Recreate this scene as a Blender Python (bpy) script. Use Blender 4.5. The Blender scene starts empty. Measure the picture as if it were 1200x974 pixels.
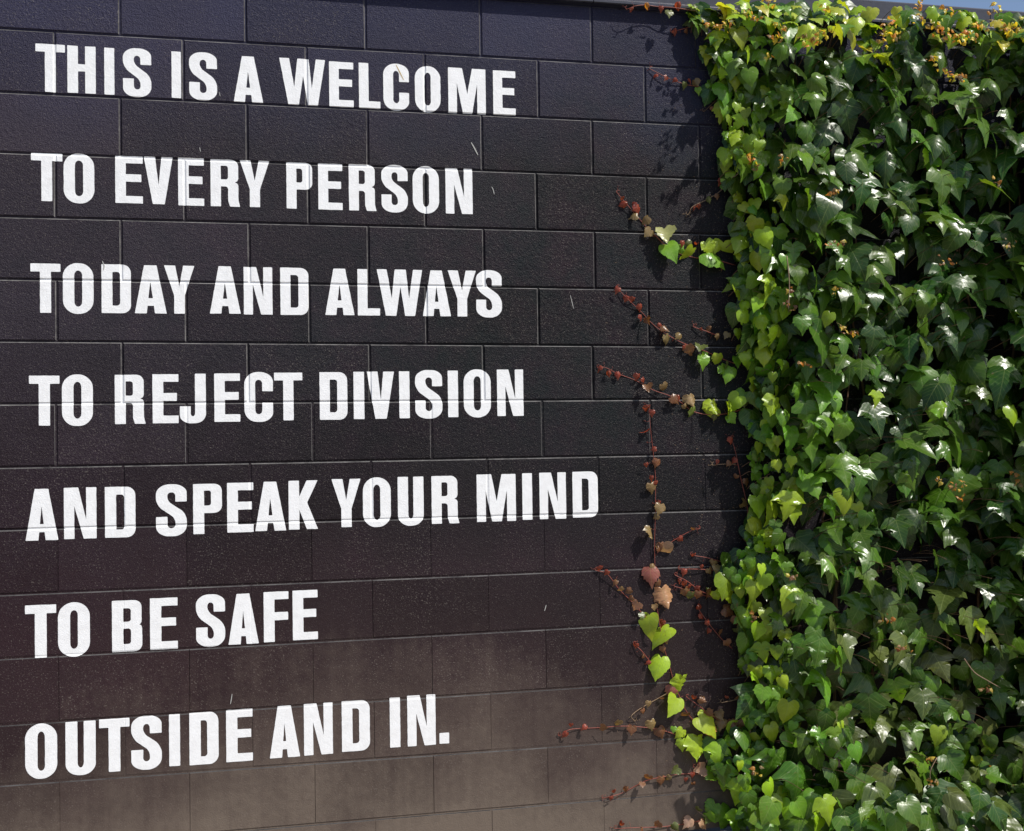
import bpy, bmesh, math, random
from mathutils import Vector, Matrix, noise
from mathutils.geometry import tessellate_polygon
random.seed(11)
R = math.radians
sc = bpy.context.scene
col = sc.collection

# ------------------------------------------------------------------ camera
W_, H_ = 1200.0, 974.0
FPX = 1405.97
GZ = 2.785                                     # height of the first bed joint above the pavement
CAM = Vector((0.349, -4.1246, GZ - 1.3683))
YAW, PITCH, ROLL = 0.2294, 0.0232, -0.0150
_r0 = Vector((math.cos(YAW), -math.sin(YAW), 0)); _f0 = Vector((math.sin(YAW), math.cos(YAW), 0)); _u0 = Vector((0, 0, 1))
FWD = _f0 * math.cos(PITCH) + _u0 * math.sin(PITCH)
_u1 = -_f0 * math.sin(PITCH) + _u0 * math.cos(PITCH)
RGT = _r0 * math.cos(ROLL) + _u1 * math.sin(ROLL)
UPV = -_r0 * math.sin(ROLL) + _u1 * math.cos(ROLL)
cd = bpy.data.cameras.new('camera'); cam = bpy.data.objects.new('camera', cd); col.objects.link(cam)
m = Matrix((RGT, UPV, -FWD)).transposed().to_4x4(); m.translation = CAM
cam.matrix_world = m
cd.sensor_width = 36; cd.lens = FPX / W_ * 36; cd.clip_end = 2000; cd.clip_start = 0.05
sc.camera = cam

# ------------------------------------------------------------------ light
SUN = Vector((0.46, -0.44, 0.80)).normalized()      # towards the sun: high, in front of the wall and to the right
w = bpy.data.worlds.new('World'); sc.world = w; w.use_nodes = True
nt = w.node_tree
sky = nt.nodes.new('ShaderNodeTexSky'); sky.sky_type = 'NISHITA'; sky.sun_disc = False
sky.sun_elevation = math.asin(SUN.z); sky.sun_rotation = math.atan2(SUN.x, SUN.y)
sky.air_density = 0.8; sky.dust_density = 1.6; sky.ozone_density = 1.0
nt.nodes['Background'].inputs['Strength'].default_value = 0.12
nt.links.new(sky.outputs[0], nt.nodes['Background'].inputs['Color'])
sd = bpy.data.lights.new('sun', 'SUN'); sd.energy = 4.2; sd.angle = R(0.5); sd.color = (1, .96, .89)
so = bpy.data.objects.new('sun', sd); col.objects.link(so)
so.rotation_euler = SUN.to_track_quat('Z', 'Y').to_euler(); so.location = (3, -2, 6)
sc.view_settings.view_transform = 'Standard'; sc.view_settings.look = 'None'
sc.view_settings.exposure = 0.22; sc.view_settings.gamma = 1.0; sc.view_settings.use_curve_mapping = False


def at(px, py, y=0.0):
    """the point at depth y in front of / behind the wall face on the ray through a picture position"""
    d = FWD + RGT * ((px - 600) / FPX) + UPV * ((487 - py) / FPX)
    return CAM + d * ((y - CAM.y) / d.y)


def project(P):
    v = P - CAM; z = v.dot(FWD)
    return 600 + FPX * v.dot(RGT) / z, 487 - FPX * v.dot(UPV) / z


# ------------------------------------------------------------------ materials
def mat(name):
    m_ = bpy.data.materials.new(name); m_.use_nodes = True
    return m_, m_.node_tree, m_.node_tree.nodes['Principled BSDF']


def N(t, kind, **kw):
    n = t.nodes.new(kind)
    for k, v in kw.items():
        if hasattr(n, k): setattr(n, k, v)
        else: n.inputs[k.replace('_', ' ')].default_value = v
    return n


def mathn(t, op, a, b=None, c=None, clamp=False):
    n = t.nodes.new('ShaderNodeMath'); n.operation = op; n.use_clamp = clamp
    for i, v in enumerate((a, b, c)):
        if v is None: continue
        if isinstance(v, (int, float)): n.inputs[i].default_value = v
        else: t.links.new(v, n.inputs[i])
    return n.outputs[0]


def mixc(t, fac, a, b, mode='MIX'):
    n = t.nodes.new('ShaderNodeMix'); n.data_type = 'RGBA'; n.blend_type = mode
    for s, v in ((0, fac), (6, a), (7, b)):
        if isinstance(v, (int, float)): n.inputs[s].default_value = v
        elif isinstance(v, tuple): n.inputs[s].default_value = v if len(v) == 4 else v + (1,)
        else: t.links.new(v, n.inputs[s])
    return n.outputs[2]


def ramp(t, v, stops):
    n = t.nodes.new('ShaderNodeValToRGB'); t.links.new(v, n.inputs[0])
    e = n.color_ramp.elements
    while len(e) < len(stops): e.new(.5)
    for q, (p, c) in zip(e, stops):
        q.position = p; q.color = (c, c, c, 1) if not isinstance(c, tuple) else c + (1,)
    return n.outputs[0]


def grain(t, pos):
    """the open, gritty face of the concrete block, the same under black and white paint"""
    a = N(t, 'ShaderNodeTexNoise', Scale=240.0, Detail=4.0, Roughness=.62); t.links.new(pos, a.inputs['Vector'])
    b = N(t, 'ShaderNodeTexNoise', Scale=75.0, Detail=3.0, Roughness=.6); t.links.new(pos, b.inputs['Vector'])
    v = N(t, 'ShaderNodeTexVoronoi', Scale=150.0); t.links.new(pos, v.inputs['Vector'])
    pit = ramp(t, v.outputs['Distance'], [(0.0, 0.0), (.28, 1.0)])
    h = mathn(t, 'ADD', mathn(t, 'MULTIPLY', a.outputs[0], 1.0), mathn(t, 'MULTIPLY', b.outputs[0], .9))
    return mathn(t, 'ADD', h, mathn(t, 'MULTIPLY', pit, .22))


def wall_paint(name, white):
    m_, t, p = mat(name)
    geo = N(t, 'ShaderNodeNewGeometry'); pos = geo.outputs['Position']
    g = grain(t, pos)
    bump = N(t, 'ShaderNodeBump', Strength=.6 if white else 1.0, Distance=.0018 if white else .0040)
    sb = N(t, 'ShaderNodeSeparateXYZ'); t.links.new(pos, sb.inputs[0])
    t.links.new(ramp(t, mathn(t, 'DIVIDE', sb.outputs['Z'], 3.), [(.12, .30 if not white else .4), (.62, 1. if not white else .6)]), bump.inputs['Strength'])
    t.links.new(g, bump.inputs['Height']); t.links.new(bump.outputs[0], p.inputs['Normal'])
    big = N(t, 'ShaderNodeTexNoise', Scale=2.2, Detail=3.0, Roughness=.6); t.links.new(pos, big.inputs['Vector'])
    mid = N(t, 'ShaderNodeTexNoise', Scale=34.0, Detail=2.0); t.links.new(pos, mid.inputs['Vector'])
    if white:
        c = mixc(t, ramp(t, mid.outputs[0], [(.35, 0.), (.75, 1.)]), (.80, .81, .82), (.73, .735, .74))
        fl = N(t, 'ShaderNodeTexNoise', Scale=420.0, Detail=2.0); t.links.new(pos, fl.inputs['Vector'])
        c = mixc(t, ramp(t, fl.outputs[0], [(.64, 0.), (.76, .25)]), c, (.42, .42, .45))
        t.links.new(c, p.inputs['Base Color'])
        p.inputs['Roughness'].default_value = .55
    else:
        hue = N(t, 'ShaderNodeTexNoise', Scale=5.5, Detail=5.0, Roughness=.75); t.links.new(pos, hue.inputs['Vector'])
        c = mixc(t, ramp(t, hue.outputs[0], [(.38, 0.), (.62, 1.)]), (.0075, .0095, .0120), (.0160, .0095, .0145))
        c = mixc(t, ramp(t, big.outputs[0], [(.40, 0.), (.7, .55)]), c, (.0065, .0105, .0095))
        # plum tone to the upper left, maroon low down
        sp0 = N(t, 'ShaderNodeSeparateXYZ'); t.links.new(pos, sp0.inputs[0])
        hf = mathn(t, 'SUBTRACT', mathn(t, 'ADD', mathn(t, 'MULTIPLY', sp0.outputs['Z'], .5), mathn(t, 'MULTIPLY', hue.outputs[0], .4)), mathn(t, 'MULTIPLY', sp0.outputs['X'], .55))
        c = mixc(t, ramp(t, mathn(t, 'DIVIDE', hf, 2.), [(.22, 0.), (.80, .9)]), c, (.034, .027, .038))
        hm = mathn(t, 'ADD', mathn(t, 'ADD', sp0.outputs['Z'], mathn(t, 'MULTIPLY', sp0.outputs['X'], .25)), mathn(t, 'MULTIPLY', mathn(t, 'SUBTRACT', hue.outputs[0], .5), 1.2))
        c = mixc(t, ramp(t, mathn(t, 'DIVIDE', hm, 2.5), [(.30, .75), (.72, 0.)]), c, (.026, .0115, .0145))
        hz = mathn(t, 'ADD', sp0.outputs['Z'], mathn(t, 'MULTIPLY', big.outputs[0], .5))
        c = mixc(t, ramp(t, mathn(t, 'DIVIDE', hz, 3.4), [(.78, 0.), (.96, .85)]), c, (.030, .032, .070))  # blue sky reflection on the top courses, painted into the colour
        oi = N(t, 'ShaderNodeObjectInfo')
        kk = mathn(t, 'ADD', .82, mathn(t, 'MULTIPLY', oi.outputs['Random'], .36))
        cmb = N(t, 'ShaderNodeCombineColor')
        for q in range(3): t.links.new(kk, cmb.inputs[q])
        c = mixc(t, 1.0, c, cmb.outputs[0], 'MULTIPLY')
        # flecks where the paint has missed the open grain
        sp = N(t, 'ShaderNodeTexNoise', Scale=210.0, Detail=2.0, Roughness=.5); t.links.new(pos, sp.inputs['Vector'])
        pat = ramp(t, hue.outputs[0], [(.35, .15), (.65, 1.)])
        fleck = mathn(t, 'MULTIPLY', ramp(t, sp.outputs[0], [(.60, 0.), (.68, 1.)]), pat)
        c = mixc(t, mathn(t, 'MULTIPLY', fleck, .45), c, (.22, .20, .17))
        # streaky brown tone, strongest near the pavement
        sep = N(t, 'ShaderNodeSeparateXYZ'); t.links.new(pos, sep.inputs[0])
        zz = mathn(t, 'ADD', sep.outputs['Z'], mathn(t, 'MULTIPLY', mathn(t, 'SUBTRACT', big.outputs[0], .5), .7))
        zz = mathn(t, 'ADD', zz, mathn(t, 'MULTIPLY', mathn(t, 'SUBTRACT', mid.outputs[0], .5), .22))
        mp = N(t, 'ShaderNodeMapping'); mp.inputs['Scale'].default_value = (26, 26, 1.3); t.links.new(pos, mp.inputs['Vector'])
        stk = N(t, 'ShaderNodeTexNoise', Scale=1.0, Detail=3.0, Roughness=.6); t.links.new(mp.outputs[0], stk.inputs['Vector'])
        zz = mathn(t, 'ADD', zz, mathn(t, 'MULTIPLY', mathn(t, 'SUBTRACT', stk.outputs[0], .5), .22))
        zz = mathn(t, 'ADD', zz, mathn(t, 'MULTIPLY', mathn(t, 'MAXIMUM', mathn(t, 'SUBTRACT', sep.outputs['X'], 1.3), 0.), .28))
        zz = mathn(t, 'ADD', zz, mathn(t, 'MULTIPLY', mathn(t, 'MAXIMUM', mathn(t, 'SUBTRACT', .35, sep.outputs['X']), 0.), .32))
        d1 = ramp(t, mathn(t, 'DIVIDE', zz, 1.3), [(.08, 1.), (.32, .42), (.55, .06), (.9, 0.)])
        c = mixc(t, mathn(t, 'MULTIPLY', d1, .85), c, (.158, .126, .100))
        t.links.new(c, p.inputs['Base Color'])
        rr = mathn(t, 'ADD', .36, mathn(t, 'MULTIPLY', hue.outputs[0], .16))
        rr = mathn(t, 'ADD', rr, mathn(t, 'MULTIPLY', d1, .3))
        t.links.new(rr, p.inputs['Roughness'])
        p.inputs['Specular IOR Level'].default_value = .13
    return m_


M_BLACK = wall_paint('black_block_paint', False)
M_ARRIS = None
M_WHITE = wall_paint('white_lettering_paint', True)


def simple(name, c, rough=.6, metal=0., bump=0., scale=80., var=.25, spec=.5):
    m_, t, p = mat(name)
    tc = N(t, 'ShaderNodeNewGeometry')
    n = N(t, 'ShaderNodeTexNoise', Scale=scale, Detail=4.0); t.links.new(tc.outputs['Position'], n.inputs['Vector'])
    n2 = N(t, 'ShaderNodeTexNoise', Scale=scale * .06, Detail=3.0); t.links.new(tc.outputs['Position'], n2.inputs['Vector'])
    dark = tuple(x * (1 - var) for x in c)
    k = mathn(t, 'MULTIPLY', mathn(t, 'ADD', n.outputs[0], n2.outputs[0]), .5)
    t.links.new(mixc(t, ramp(t, k, [(.35, 0.), (.65, 1.)]), dark, c), p.inputs['Base Color'])
    p.inputs['Roughness'].default_value = rough; p.inputs['Metallic'].default_value = metal
    p.inputs['Specular IOR Level'].default_value = spec
    if bump:
        b = N(t, 'ShaderNodeBump', Strength=.6, Distance=bump); t.links.new(n.outputs[0], b.inputs['Height'])
        t.links.new(b.outputs[0], p.inputs['Normal'])
    return m_


M_COPE = simple('dark_painted_coping_metal', (.028, .030, .048), .38, 0., .0006, 60, .35)
M_PAVE = simple('pavement_concrete', (.34, .30, .26), .85, 0, .0015, 90, .3)
M_ROAD = simple('asphalt', (.055, .052, .05), .9, 0, .003, 120, .3)
M_STEM = simple('brown_vine_stem', (.16, .085, .045), .7, 0, .0008, 150, .4)
M_RED = simple('red_shoot_stem', (.26, .06, .04), .5, 0, .0003, 200, .35)
M_TAN = simple('dry_tendril', (.30, .20, .12), .7, 0, .0003, 200, .35)
M_SCR = simple('scratched_paint', (.42, .42, .40), .7, 0, 0, 200, .3)
M_STRAW = simple('dry_straw', (.55, .38, .12), .7, 0, 0, 200, .3)


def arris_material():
    m_, t, p = mat('lit_block_arris')  # pale block edges: light caught along the joints, put into the colour
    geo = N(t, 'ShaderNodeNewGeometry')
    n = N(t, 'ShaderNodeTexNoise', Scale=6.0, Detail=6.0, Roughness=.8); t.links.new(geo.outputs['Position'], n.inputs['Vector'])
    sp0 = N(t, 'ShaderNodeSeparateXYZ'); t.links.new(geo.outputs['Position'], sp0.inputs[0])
    edge_light = mathn(t, 'MULTIPLY', ramp(t, n.outputs[0], [(.36, 0.), (.60, 1.)]), ramp(t, mathn(t, 'DIVIDE', sp0.outputs['Z'], 3.), [(.10, .32), (.62, .85)]))
    t.links.new(mixc(t, edge_light, (.014, .013, .014), (.19, .185, .18)), p.inputs['Base Color'])
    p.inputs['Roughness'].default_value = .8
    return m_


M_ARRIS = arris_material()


def leaf_material():
    m_, t, p = mat('climbing_vine_leaf')
    at_ = N(t, 'ShaderNodeAttribute', attribute_name='tint')
    oi = N(t, 'ShaderNodeObjectInfo')
    c = mixc(t, 1.0, at_.outputs['Color'], oi.outputs['Color'], 'MULTIPLY')
    uv = N(t, 'ShaderNodeUVMap', uv_map='leaf_uv'); sep = N(t, 'ShaderNodeSeparateXYZ'); t.links.new(uv.outputs[0], sep.inputs[0])
    ax = mathn(t, 'ABSOLUTE', sep.outputs['X']); y = sep.outputs['Y']
    # midrib and the two side-lobe veins fan out from the stalk, small veins run off the midrib
    mid = mathn(t, 'LESS_THAN', ax, .013)
    side = mathn(t, 'LESS_THAN', mathn(t, 'ABSOLUTE', mathn(t, 'ADD', mathn(t, 'MULTIPLY', ax, .62), y)), .013)
    s = mathn(t, 'SINE', mathn(t, 'MULTIPLY', mathn(t, 'ADD', y, mathn(t, 'MULTIPLY', ax, .9)), 40.))
    small = mathn(t, 'MULTIPLY', mathn(t, 'GREATER_THAN', s, .93), .55)
    vein = mathn(t, 'MAXIMUM', mathn(t, 'MAXIMUM', mid, side), small)
    lite = mixc(t, .5, c, (.34, .40, .14))
    geo = N(t, 'ShaderNodeNewGeometry')
    n = N(t, 'ShaderNodeTexNoise', Scale=60.0, Detail=3.0); t.links.new(geo.outputs['Position'], n.inputs['Vector'])
    c = mixc(t, ramp(t, n.outputs[0], [(.35, 0.), (.7, .45)]), c, mixc(t, 1.0, c, (.55, .6, .6), 'MULTIPLY'))
    n3 = N(t, 'ShaderNodeTexNoise', Scale=38.0, Detail=4.0, Roughness=.7); t.links.new(geo.outputs['Position'], n3.inputs['Vector'])
    c = mixc(t, ramp(t, n3.outputs[0], [(.66, 0.), (.73, .8)]), c, (.16, .085, .03))
    c = mixc(t, mathn(t, 'MULTIPLY', vein, .45), c, lite)
    t.links.new(c, p.inputs['Base Color'])
    rg = N(t, 'ShaderNodeTexNoise', Scale=7.0, Detail=3.0); t.links.new(geo.outputs['Position'], rg.inputs['Vector'])
    t.links.new(mathn(t, 'ADD', .13, mathn(t, 'MULTIPLY', rg.outputs[0], .34)), p.inputs['Roughness'])
    p.inputs['Specular IOR Level'].default_value = .48
    h = mathn(t, 'ADD', mathn(t, 'MULTIPLY', s, .09), mathn(t, 'MULTIPLY', n.outputs[0], 1.2))
    h = mathn(t, 'SUBTRACT', h, mathn(t, 'MULTIPLY', mathn(t, 'MAXIMUM', mid, side), 1.2))
    b = N(t, 'ShaderNodeBump', Strength=.45, Distance=.0012); t.links.new(h, b.inputs['Height'])
    t.links.new(b.outputs[0], p.inputs['Normal'])
    tr = N(t, 'ShaderNodeBsdfTranslucent')
    t.links.new(mixc(t, 1.0, c, (2.6, 2.2, .8), 'MULTIPLY'), tr.inputs['Color'])
    mx = N(t, 'ShaderNodeMixShader'); mx.inputs[0].default_value = .30
    t.links.new(p.outputs[0], mx.inputs[1]); t.links.new(tr.outputs[0], mx.inputs[2])
    t.links.new(mx.outputs[0], t.nodes['Material Output'].inputs['Surface'])
    return m_


M_LEAF = leaf_material()


# ------------------------------------------------------------------ object helpers
def link(name, me, parent=None, m_=None, **props):
    o = bpy.data.objects.new(name, me); col.objects.link(o)
    if m_ is not None and me is not None and not me.materials: me.materials.append(m_)
    if parent is not None: o.parent = parent
    for k, v in props.items(): o[k] = v
    return o


def mesh(name, verts, faces, smooth=False):
    me = bpy.data.meshes.new(name); me.from_pydata([tuple(v) for v in verts], [], faces); me.update()
    if smooth: me.polygons.foreach_set('use_smooth', [True] * len(me.polygons))
    return me


def box_geo(a, b, V, F):
    n = len(V)
    for x in (a[0], b[0]):
        for y in (a[1], b[1]):
            for z in (a[2], b[2]): V.append((x, y, z))
    F += [tuple(n + i for i in f) for f in ((0, 1, 3, 2), (4, 6, 7, 5), (0, 4, 5, 1), (2, 3, 7, 6), (0, 2, 6, 4), (1, 5, 7, 3))]


def tube_geo(pts, r0, r1, V, F, k=6):
    n0 = len(V); L = len(pts)
    for i, p in enumerate(pts):
        d = (pts[min(i + 1, L - 1)] - pts[max(i - 1, 0)]).normalized()
        a = d.orthogonal().normalized() if abs(d.y) > .9 else d.cross(Vector((0, 1, 0))).normalized()
        b = d.cross(a); r = r0 + (r1 - r0) * i / max(L - 1, 1)
        for j in range(k):
            an = 2 * math.pi * j / k; V.append(p + a * (r * math.cos(an)) + b * (r * math.sin(an)))
    for i in range(L - 1):
        for j in range(k):
            F.append((n0 + i * k + j, n0 + i * k + (j + 1) % k, n0 + (i + 1) * k + (j + 1) % k, n0 + (i + 1) * k + j))
    F.append(tuple(n0 + j for j in range(k))[::-1]); F.append(tuple(n0 + (L - 1) * k + j for j in range(k)))


def smooth_path(pts, n=5):
    out = []
    P = [pts[0]] + list(pts) + [pts[-1]]
    for i in range(1, len(P) - 2):
        for s in range(n):
            t = s / n; a, b, c, d = P[i - 1], P[i], P[i + 1], P[i + 2]
            out.append(.5 * ((2 * b) + (c - a) * t + (2 * a - 5 * b + 4 * c - d) * t * t + (3 * b - a - 3 * c + d) * t ** 3))
    out.append(pts[-1]); return out


# ------------------------------------------------------------------ ground (structure)
V, F = [], []
n = 24
for i in range(n + 1):
    for j in range(n + 1):
        x = (i / n * 2 - 1); y = (j / n * 2 - 1)
        x = math.copysign(abs(x) ** 3 * 900, x); y = math.copysign(abs(y) ** 3 * 900, y) - 40
        V.append((x, y, -.13))
for i in range(n):
    for j in range(n):
        a = i * (n + 1) + j; F.append((a, a + n + 1, a + n + 2, a + 1))
link('ground', mesh('ground', V, F), None, M_ROAD, kind='structure')
pv = link('pavement', None, None, None, kind='structure')
V, F = [], []; box_geo((-6, -5.2, -.129), (10, -.012, -.012), V, F); link('bedding', mesh('bedding', V, F), pv, M_PAVE)
V, F = [], []; box_geo((-6, -5.36, -.129), (10, -5.205, .004), V, F); link('kerb', mesh('kerb', V, F), pv, M_PAVE)
slab = None
for i in range(10):
    for j in range(4):
        if slab is None:
            bm = bmesh.new(); bmesh.ops.create_cube(bm, size=1, matrix=Matrix.Diagonal((1.588, 1.282, .012, 1)))
            bmesh.ops.bevel(bm, geom=[e for e in bm.edges if all(v.co.z > 0 for v in e.verts)], offset=.005, segments=1, affect='EDGES')
            slab = bpy.data.meshes.new('slab'); bm.to_mesh(slab); bm.free(); slab.materials.append(M_PAVE)
        o = link('slab', slab, pv); o.location = (-5.2 + i * 1.6, -.66 - j * 1.293, -.006)

# ------------------------------------------------------------------ the block wall
UX, UZ = .4064, .2032
LINE = [(0.0004, 0.0017), (-0.0037, 0.001), (0.0027, -0.0002), (-0.0016, 0.0015), (-0.0017, -0.0006), (0.0004, -0.0034),
        (0.0018, 0.0006), (0.0017, 0.0011), (0.0042, -0.0016), (0.0008, 0.0012), (0.0007, 0.0033), (-0.0073, 0.0024), (0.0035, -0.0039)]
JX = {(0, 3): .0004, (0, 4): .0036, (1, 3.5): .0043, (2, 2): .0019, (2, 5): .0052, (3, 2.5): -.0031, (3, 3.5): -.0086, (4, 1): .0048,
      (5, 2.5): -.0041, (5, 3.5): -.0074, (6, 1): -.0028, (6, 3): -.0071, (6, 4): -.013, (7, -.5): -.0031, (7, 1.5): .0073, (7, 2.5): .0083, (9, .5): -.0041}
NR = 15                                           # courses 0..14, the last one cut low by the pavement
U0, U1 = -4, 12
XL, XR = U0 * UX, U1 * UX


def zline(r, x):                                  # r = bed joint number; -1 is under the coping
    if r < 0: return GZ + .210
    if r >= NR - 1: return .004
    if r == 13: return GZ - UZ * r
    a, b = LINE[r]; return GZ - UZ * r + a + b * min(max(x, -.4), 3.2)


# course k lies between bed joint k-1 (above) and k (below)
joints, offs = [], []
for k in range(NR):
    us = []
    u = U0 + (0 if k % 2 == 0 else .5)
    while u <= U1 + .01:
        us.append(u * UX + JX.get((k, u), random.uniform(-.0015, .0015))); u += 1
    if k % 2: us = [XL] + us
    us[0] = XL; us[-1] = XR if k % 2 == 0 else us[-1]
    if us[-1] < XR - .01: us.append(XR)
    joints.append(us)
    offs.append([random.choice([0, .0003, .0006, .001, .0014]) for _ in us[:-1]])
HX = lambda k: (.0022, .0036) if k < 9 else (.0004, .0010)
GH = [.0036 if r < 6 else .0028 if r < 9 else .0013 if r < 11 else .0006 for r in range(-1, NR + 1)]      # depth of bed joints, index r+1
GV = [.0036 if k < 7 else .0016 if k < 9 else .0007 if k < 11 else .0003 for k in range(NR)]              # depth of head joints
HALF, SL = .0022, .0036                                          # half width of mortar, extra width of the block's arris

wall = link('block_wall', None, None, None, label='black painted concrete block wall with seven lines of white lettering', category='wall')
wall.location = (1.4, .1, 0)
WINV = Matrix.Translation(-wall.location)


def wlink(name, me, m_, **kw):
    o = link(name, me, wall, m_, **kw); o.matrix_parent_inverse = WINV; return o


for k in range(NR):
    for i in range(len(joints[k]) - 1):
        xa, xb = joints[k][i], joints[k][i + 1]
        if xb - xa < .02: continue
        y0 = -offs[k][i]
        e = HALF + SL
        V = []
        for (mx_, yy) in ((e, y0), (e - .0004, y0 + .0006), (HALF - .0002, .0046 if k < 7 else .0032 if k < 9 else .0014 if k < 11 else .0007), (HALF - .0004, .19)):
            fx = mx_ if k < 9 else mx_ * .0014 / .0058
            x0, x1 = xa + fx, xb - fx
            if i == 0: x0 = xa
            if i == len(joints[k]) - 2: x1 = xb
            for (x, rr, s) in ((x0, k, 1), (x1, k, 1), (x1, k - 1, -1), (x0, k - 1, -1)):
                V.append((x, yy, zline(rr, x) + s * mx_))
        F = [(0, 1, 2, 3), (15, 14, 13, 12)]
        for q in range(3):
            for j in range(4):
                F.append((q * 4 + j, (q + 1) * 4 + j, (q + 1) * 4 + (j + 1) % 4, q * 4 + (j + 1) % 4))
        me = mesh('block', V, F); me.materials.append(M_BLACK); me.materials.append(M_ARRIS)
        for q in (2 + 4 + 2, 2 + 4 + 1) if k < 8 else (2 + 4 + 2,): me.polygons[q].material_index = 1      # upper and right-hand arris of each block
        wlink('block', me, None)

# mortar: bed joints run through, head joints stop between them
V, F = [], []
for r in range(-1, NR - 1):
    d = GH[r + 1]; steps = 60
    n0 = len(V)
    for i in range(steps + 1):
        x = XL + (XR - XL) * i / steps
        wob = noise.noise(Vector((x * 9, r * 3.1, 0))) * .0003
        for (dz, yy) in ((.0042, d + wob), (0, d + .0006 + wob), (-.0042, d + .0002 + wob)):
            V.append((x, yy, zline(r, x) + dz))
    for i in range(steps):
        for j in range(2):
            a = n0 + i * 3 + j; F.append((a, a + 3, a + 4, a + 1))
for k in range(NR):
    for x in joints[k][1:-1]:
        n0 = len(V); d = GV[k]; zt = zline(k - 1, x) - HALF; zb = zline(k, x) + HALF
        for (dx, yy) in ((-.0044, d), (0, d + .0008), (.0044, d)):
            V += [(x + dx, yy, zb), (x + dx, yy, zt)]
        F += [(n0, n0 + 2, n0 + 3, n0 + 1), (n0 + 2, n0 + 4, n0 + 5, n0 + 3)]
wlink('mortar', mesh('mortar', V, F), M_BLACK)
V, F = [], []; box_geo((XL + .002, .02, .002), (XR - .002, .188, GZ + .205), V, F)
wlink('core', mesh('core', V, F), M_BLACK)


def wall_y(x, z):
    """depth of the painted surface at a point of the wall face"""
    k = 0
    while k < NR - 1 and z < zline(k, x): k += 1
    J = joints[k]; i = 0
    while i < len(J) - 2 and x > J[i + 1]: i += 1
    y = -offs[k][i]
    B = .0046 if k < 7 else .0032 if k < 9 else .0014 if k < 11 else .0007
    def dep(dist, d, ha=HALF, sl=SL):
        e = ha + sl
        if dist >= e: return 0.
        if dist <= ha: return d
        return min(d, B * (e - dist) / sl)
    dz = 0.
    for r in (k - 1, k):
        dz = max(dz, dep(abs(z - zline(r, x)), GH[r + 1]))
    dx = max(dep(abs(x - J[i]), GV[k], *HX(k)), dep(abs(x - J[i + 1]), GV[k], *HX(k)))
    return y + max(dz, dx)


def drape(name, loops, m_, lift=.0009, **kw):
    """lay flat paint of the given outline on the wall, down into every joint it crosses"""
    flat = [p for l in loops for p in l]
    tris = tessellate_polygon([[Vector((x, z, 0)) for x, z in l] for l in loops])
    bm = bmesh.new()
    vs = [bm.verts.new((x, 0, z)) for x, z in flat]
    for t in tris:
        try: bm.faces.new([vs[i] for i in t])
        except ValueError: pass
    xs = [p[0] for p in flat]; zs = [p[1] for p in flat]
    def cut(co, no):
        g = bm.verts[:] + bm.edges[:] + bm.faces[:]
        bmesh.ops.bisect_plane(bm, geom=g, dist=1e-6, plane_co=co, plane_no=no)
    xm = (min(xs) + max(xs)) / 2
    for r in range(-1, NR - 1):
        zc = zline(r, xm)
        if min(zs) - .01 < zc < max(zs) + .01:
            sl = LINE[r][1] if 0 <= r < 13 else 0
            for d in (-HALF - SL, -HALF, HALF, HALF + SL):
                cut((xm, 0, zc + d), Vector((-sl, 0, 1)).normalized())
    for k in range(NR):
        if zline(k, xm) > max(zs) or zline(k - 1, xm) < min(zs): continue
        for j in joints[k]:
            if min(xs) - .01 < j < max(xs) + .01:
                ha, sl = HX(k)
                for d in (-ha - sl, -ha, ha, ha + sl): cut((j + d, 0, 0), (1, 0, 0))
    for v in bm.verts: v.co.y = wall_y(v.co.x, v.co.z) - lift
    bmesh.ops.recalc_face_normals(bm, faces=bm.faces)
    if sum(f.normal.y for f in bm.faces) > 0: bmesh.ops.reverse_faces(bm, faces=bm.faces)
    me = bpy.data.meshes.new(name); bm.to_mesh(me); bm.free()
    return wlink(name, me, m_, **kw)


# ------------------------------------------------------------------ lettering: condensed gothic capitals, height 1
S_, T_ = .212, .155


def rpoly(pts, k=6):
    """closed outline; a point is (x, y) or (x, y, rx, ry) for a rounded corner"""
    out = []; n = len(pts)
    for i, p in enumerate(pts):
        x, y = p[0], p[1]; r = p[2] if len(p) > 2 else .012; ry = p[3] if len(p) > 3 else r
        a, b = pts[i - 1], pts[(i + 1) % n]
        P = Vector((x, y)); A = Vector(a[:2]) - P; B = Vector(b[:2]) - P
        def toward(D):
            L = D.length; q = math.hypot(D.x / L * r, D.y / L * ry); return P + D / L * min(q, L * .49)
        s, e = toward(A), toward(B)
        kk = k if r > .03 else 2
        for j in range(kk + 1):
            t = j / kk; out.append(tuple(s * (1 - t) ** 2 * 1 + P * 2 * t * (1 - t) + e * t * t) if r <= .03 else tuple(arc(s, P, e, t)))
    return out


def arc(s, P, e, t):
    wq = .72; a = (1 - t) ** 2; b = 2 * t * (1 - t) * wq; c = t * t
    return (s * a + P * b + e * c) / (a + b + c)


def pen(path, a=S_ / 2, b=T_ / 2, n=10):
    pts = smooth_path([Vector(p) for p in path], n)
    Lf, Rt = [], []
    for i, p in enumerate(pts):
        d = (pts[min(i + 1, len(pts) - 1)] - pts[max(i - 1, 0)]).normalized()
        nn = Vector((-d.y, d.x)); h = math.sqrt((a * nn.x) ** 2 + (b * nn.y) ** 2 + (.35 * a * b * 4 * (nn.x * nn.y) ** 2))
        Lf.append(tuple(p + nn * h)); Rt.append(tuple(p - nn * h))
    return Lf + Rt[::-1]


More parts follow.
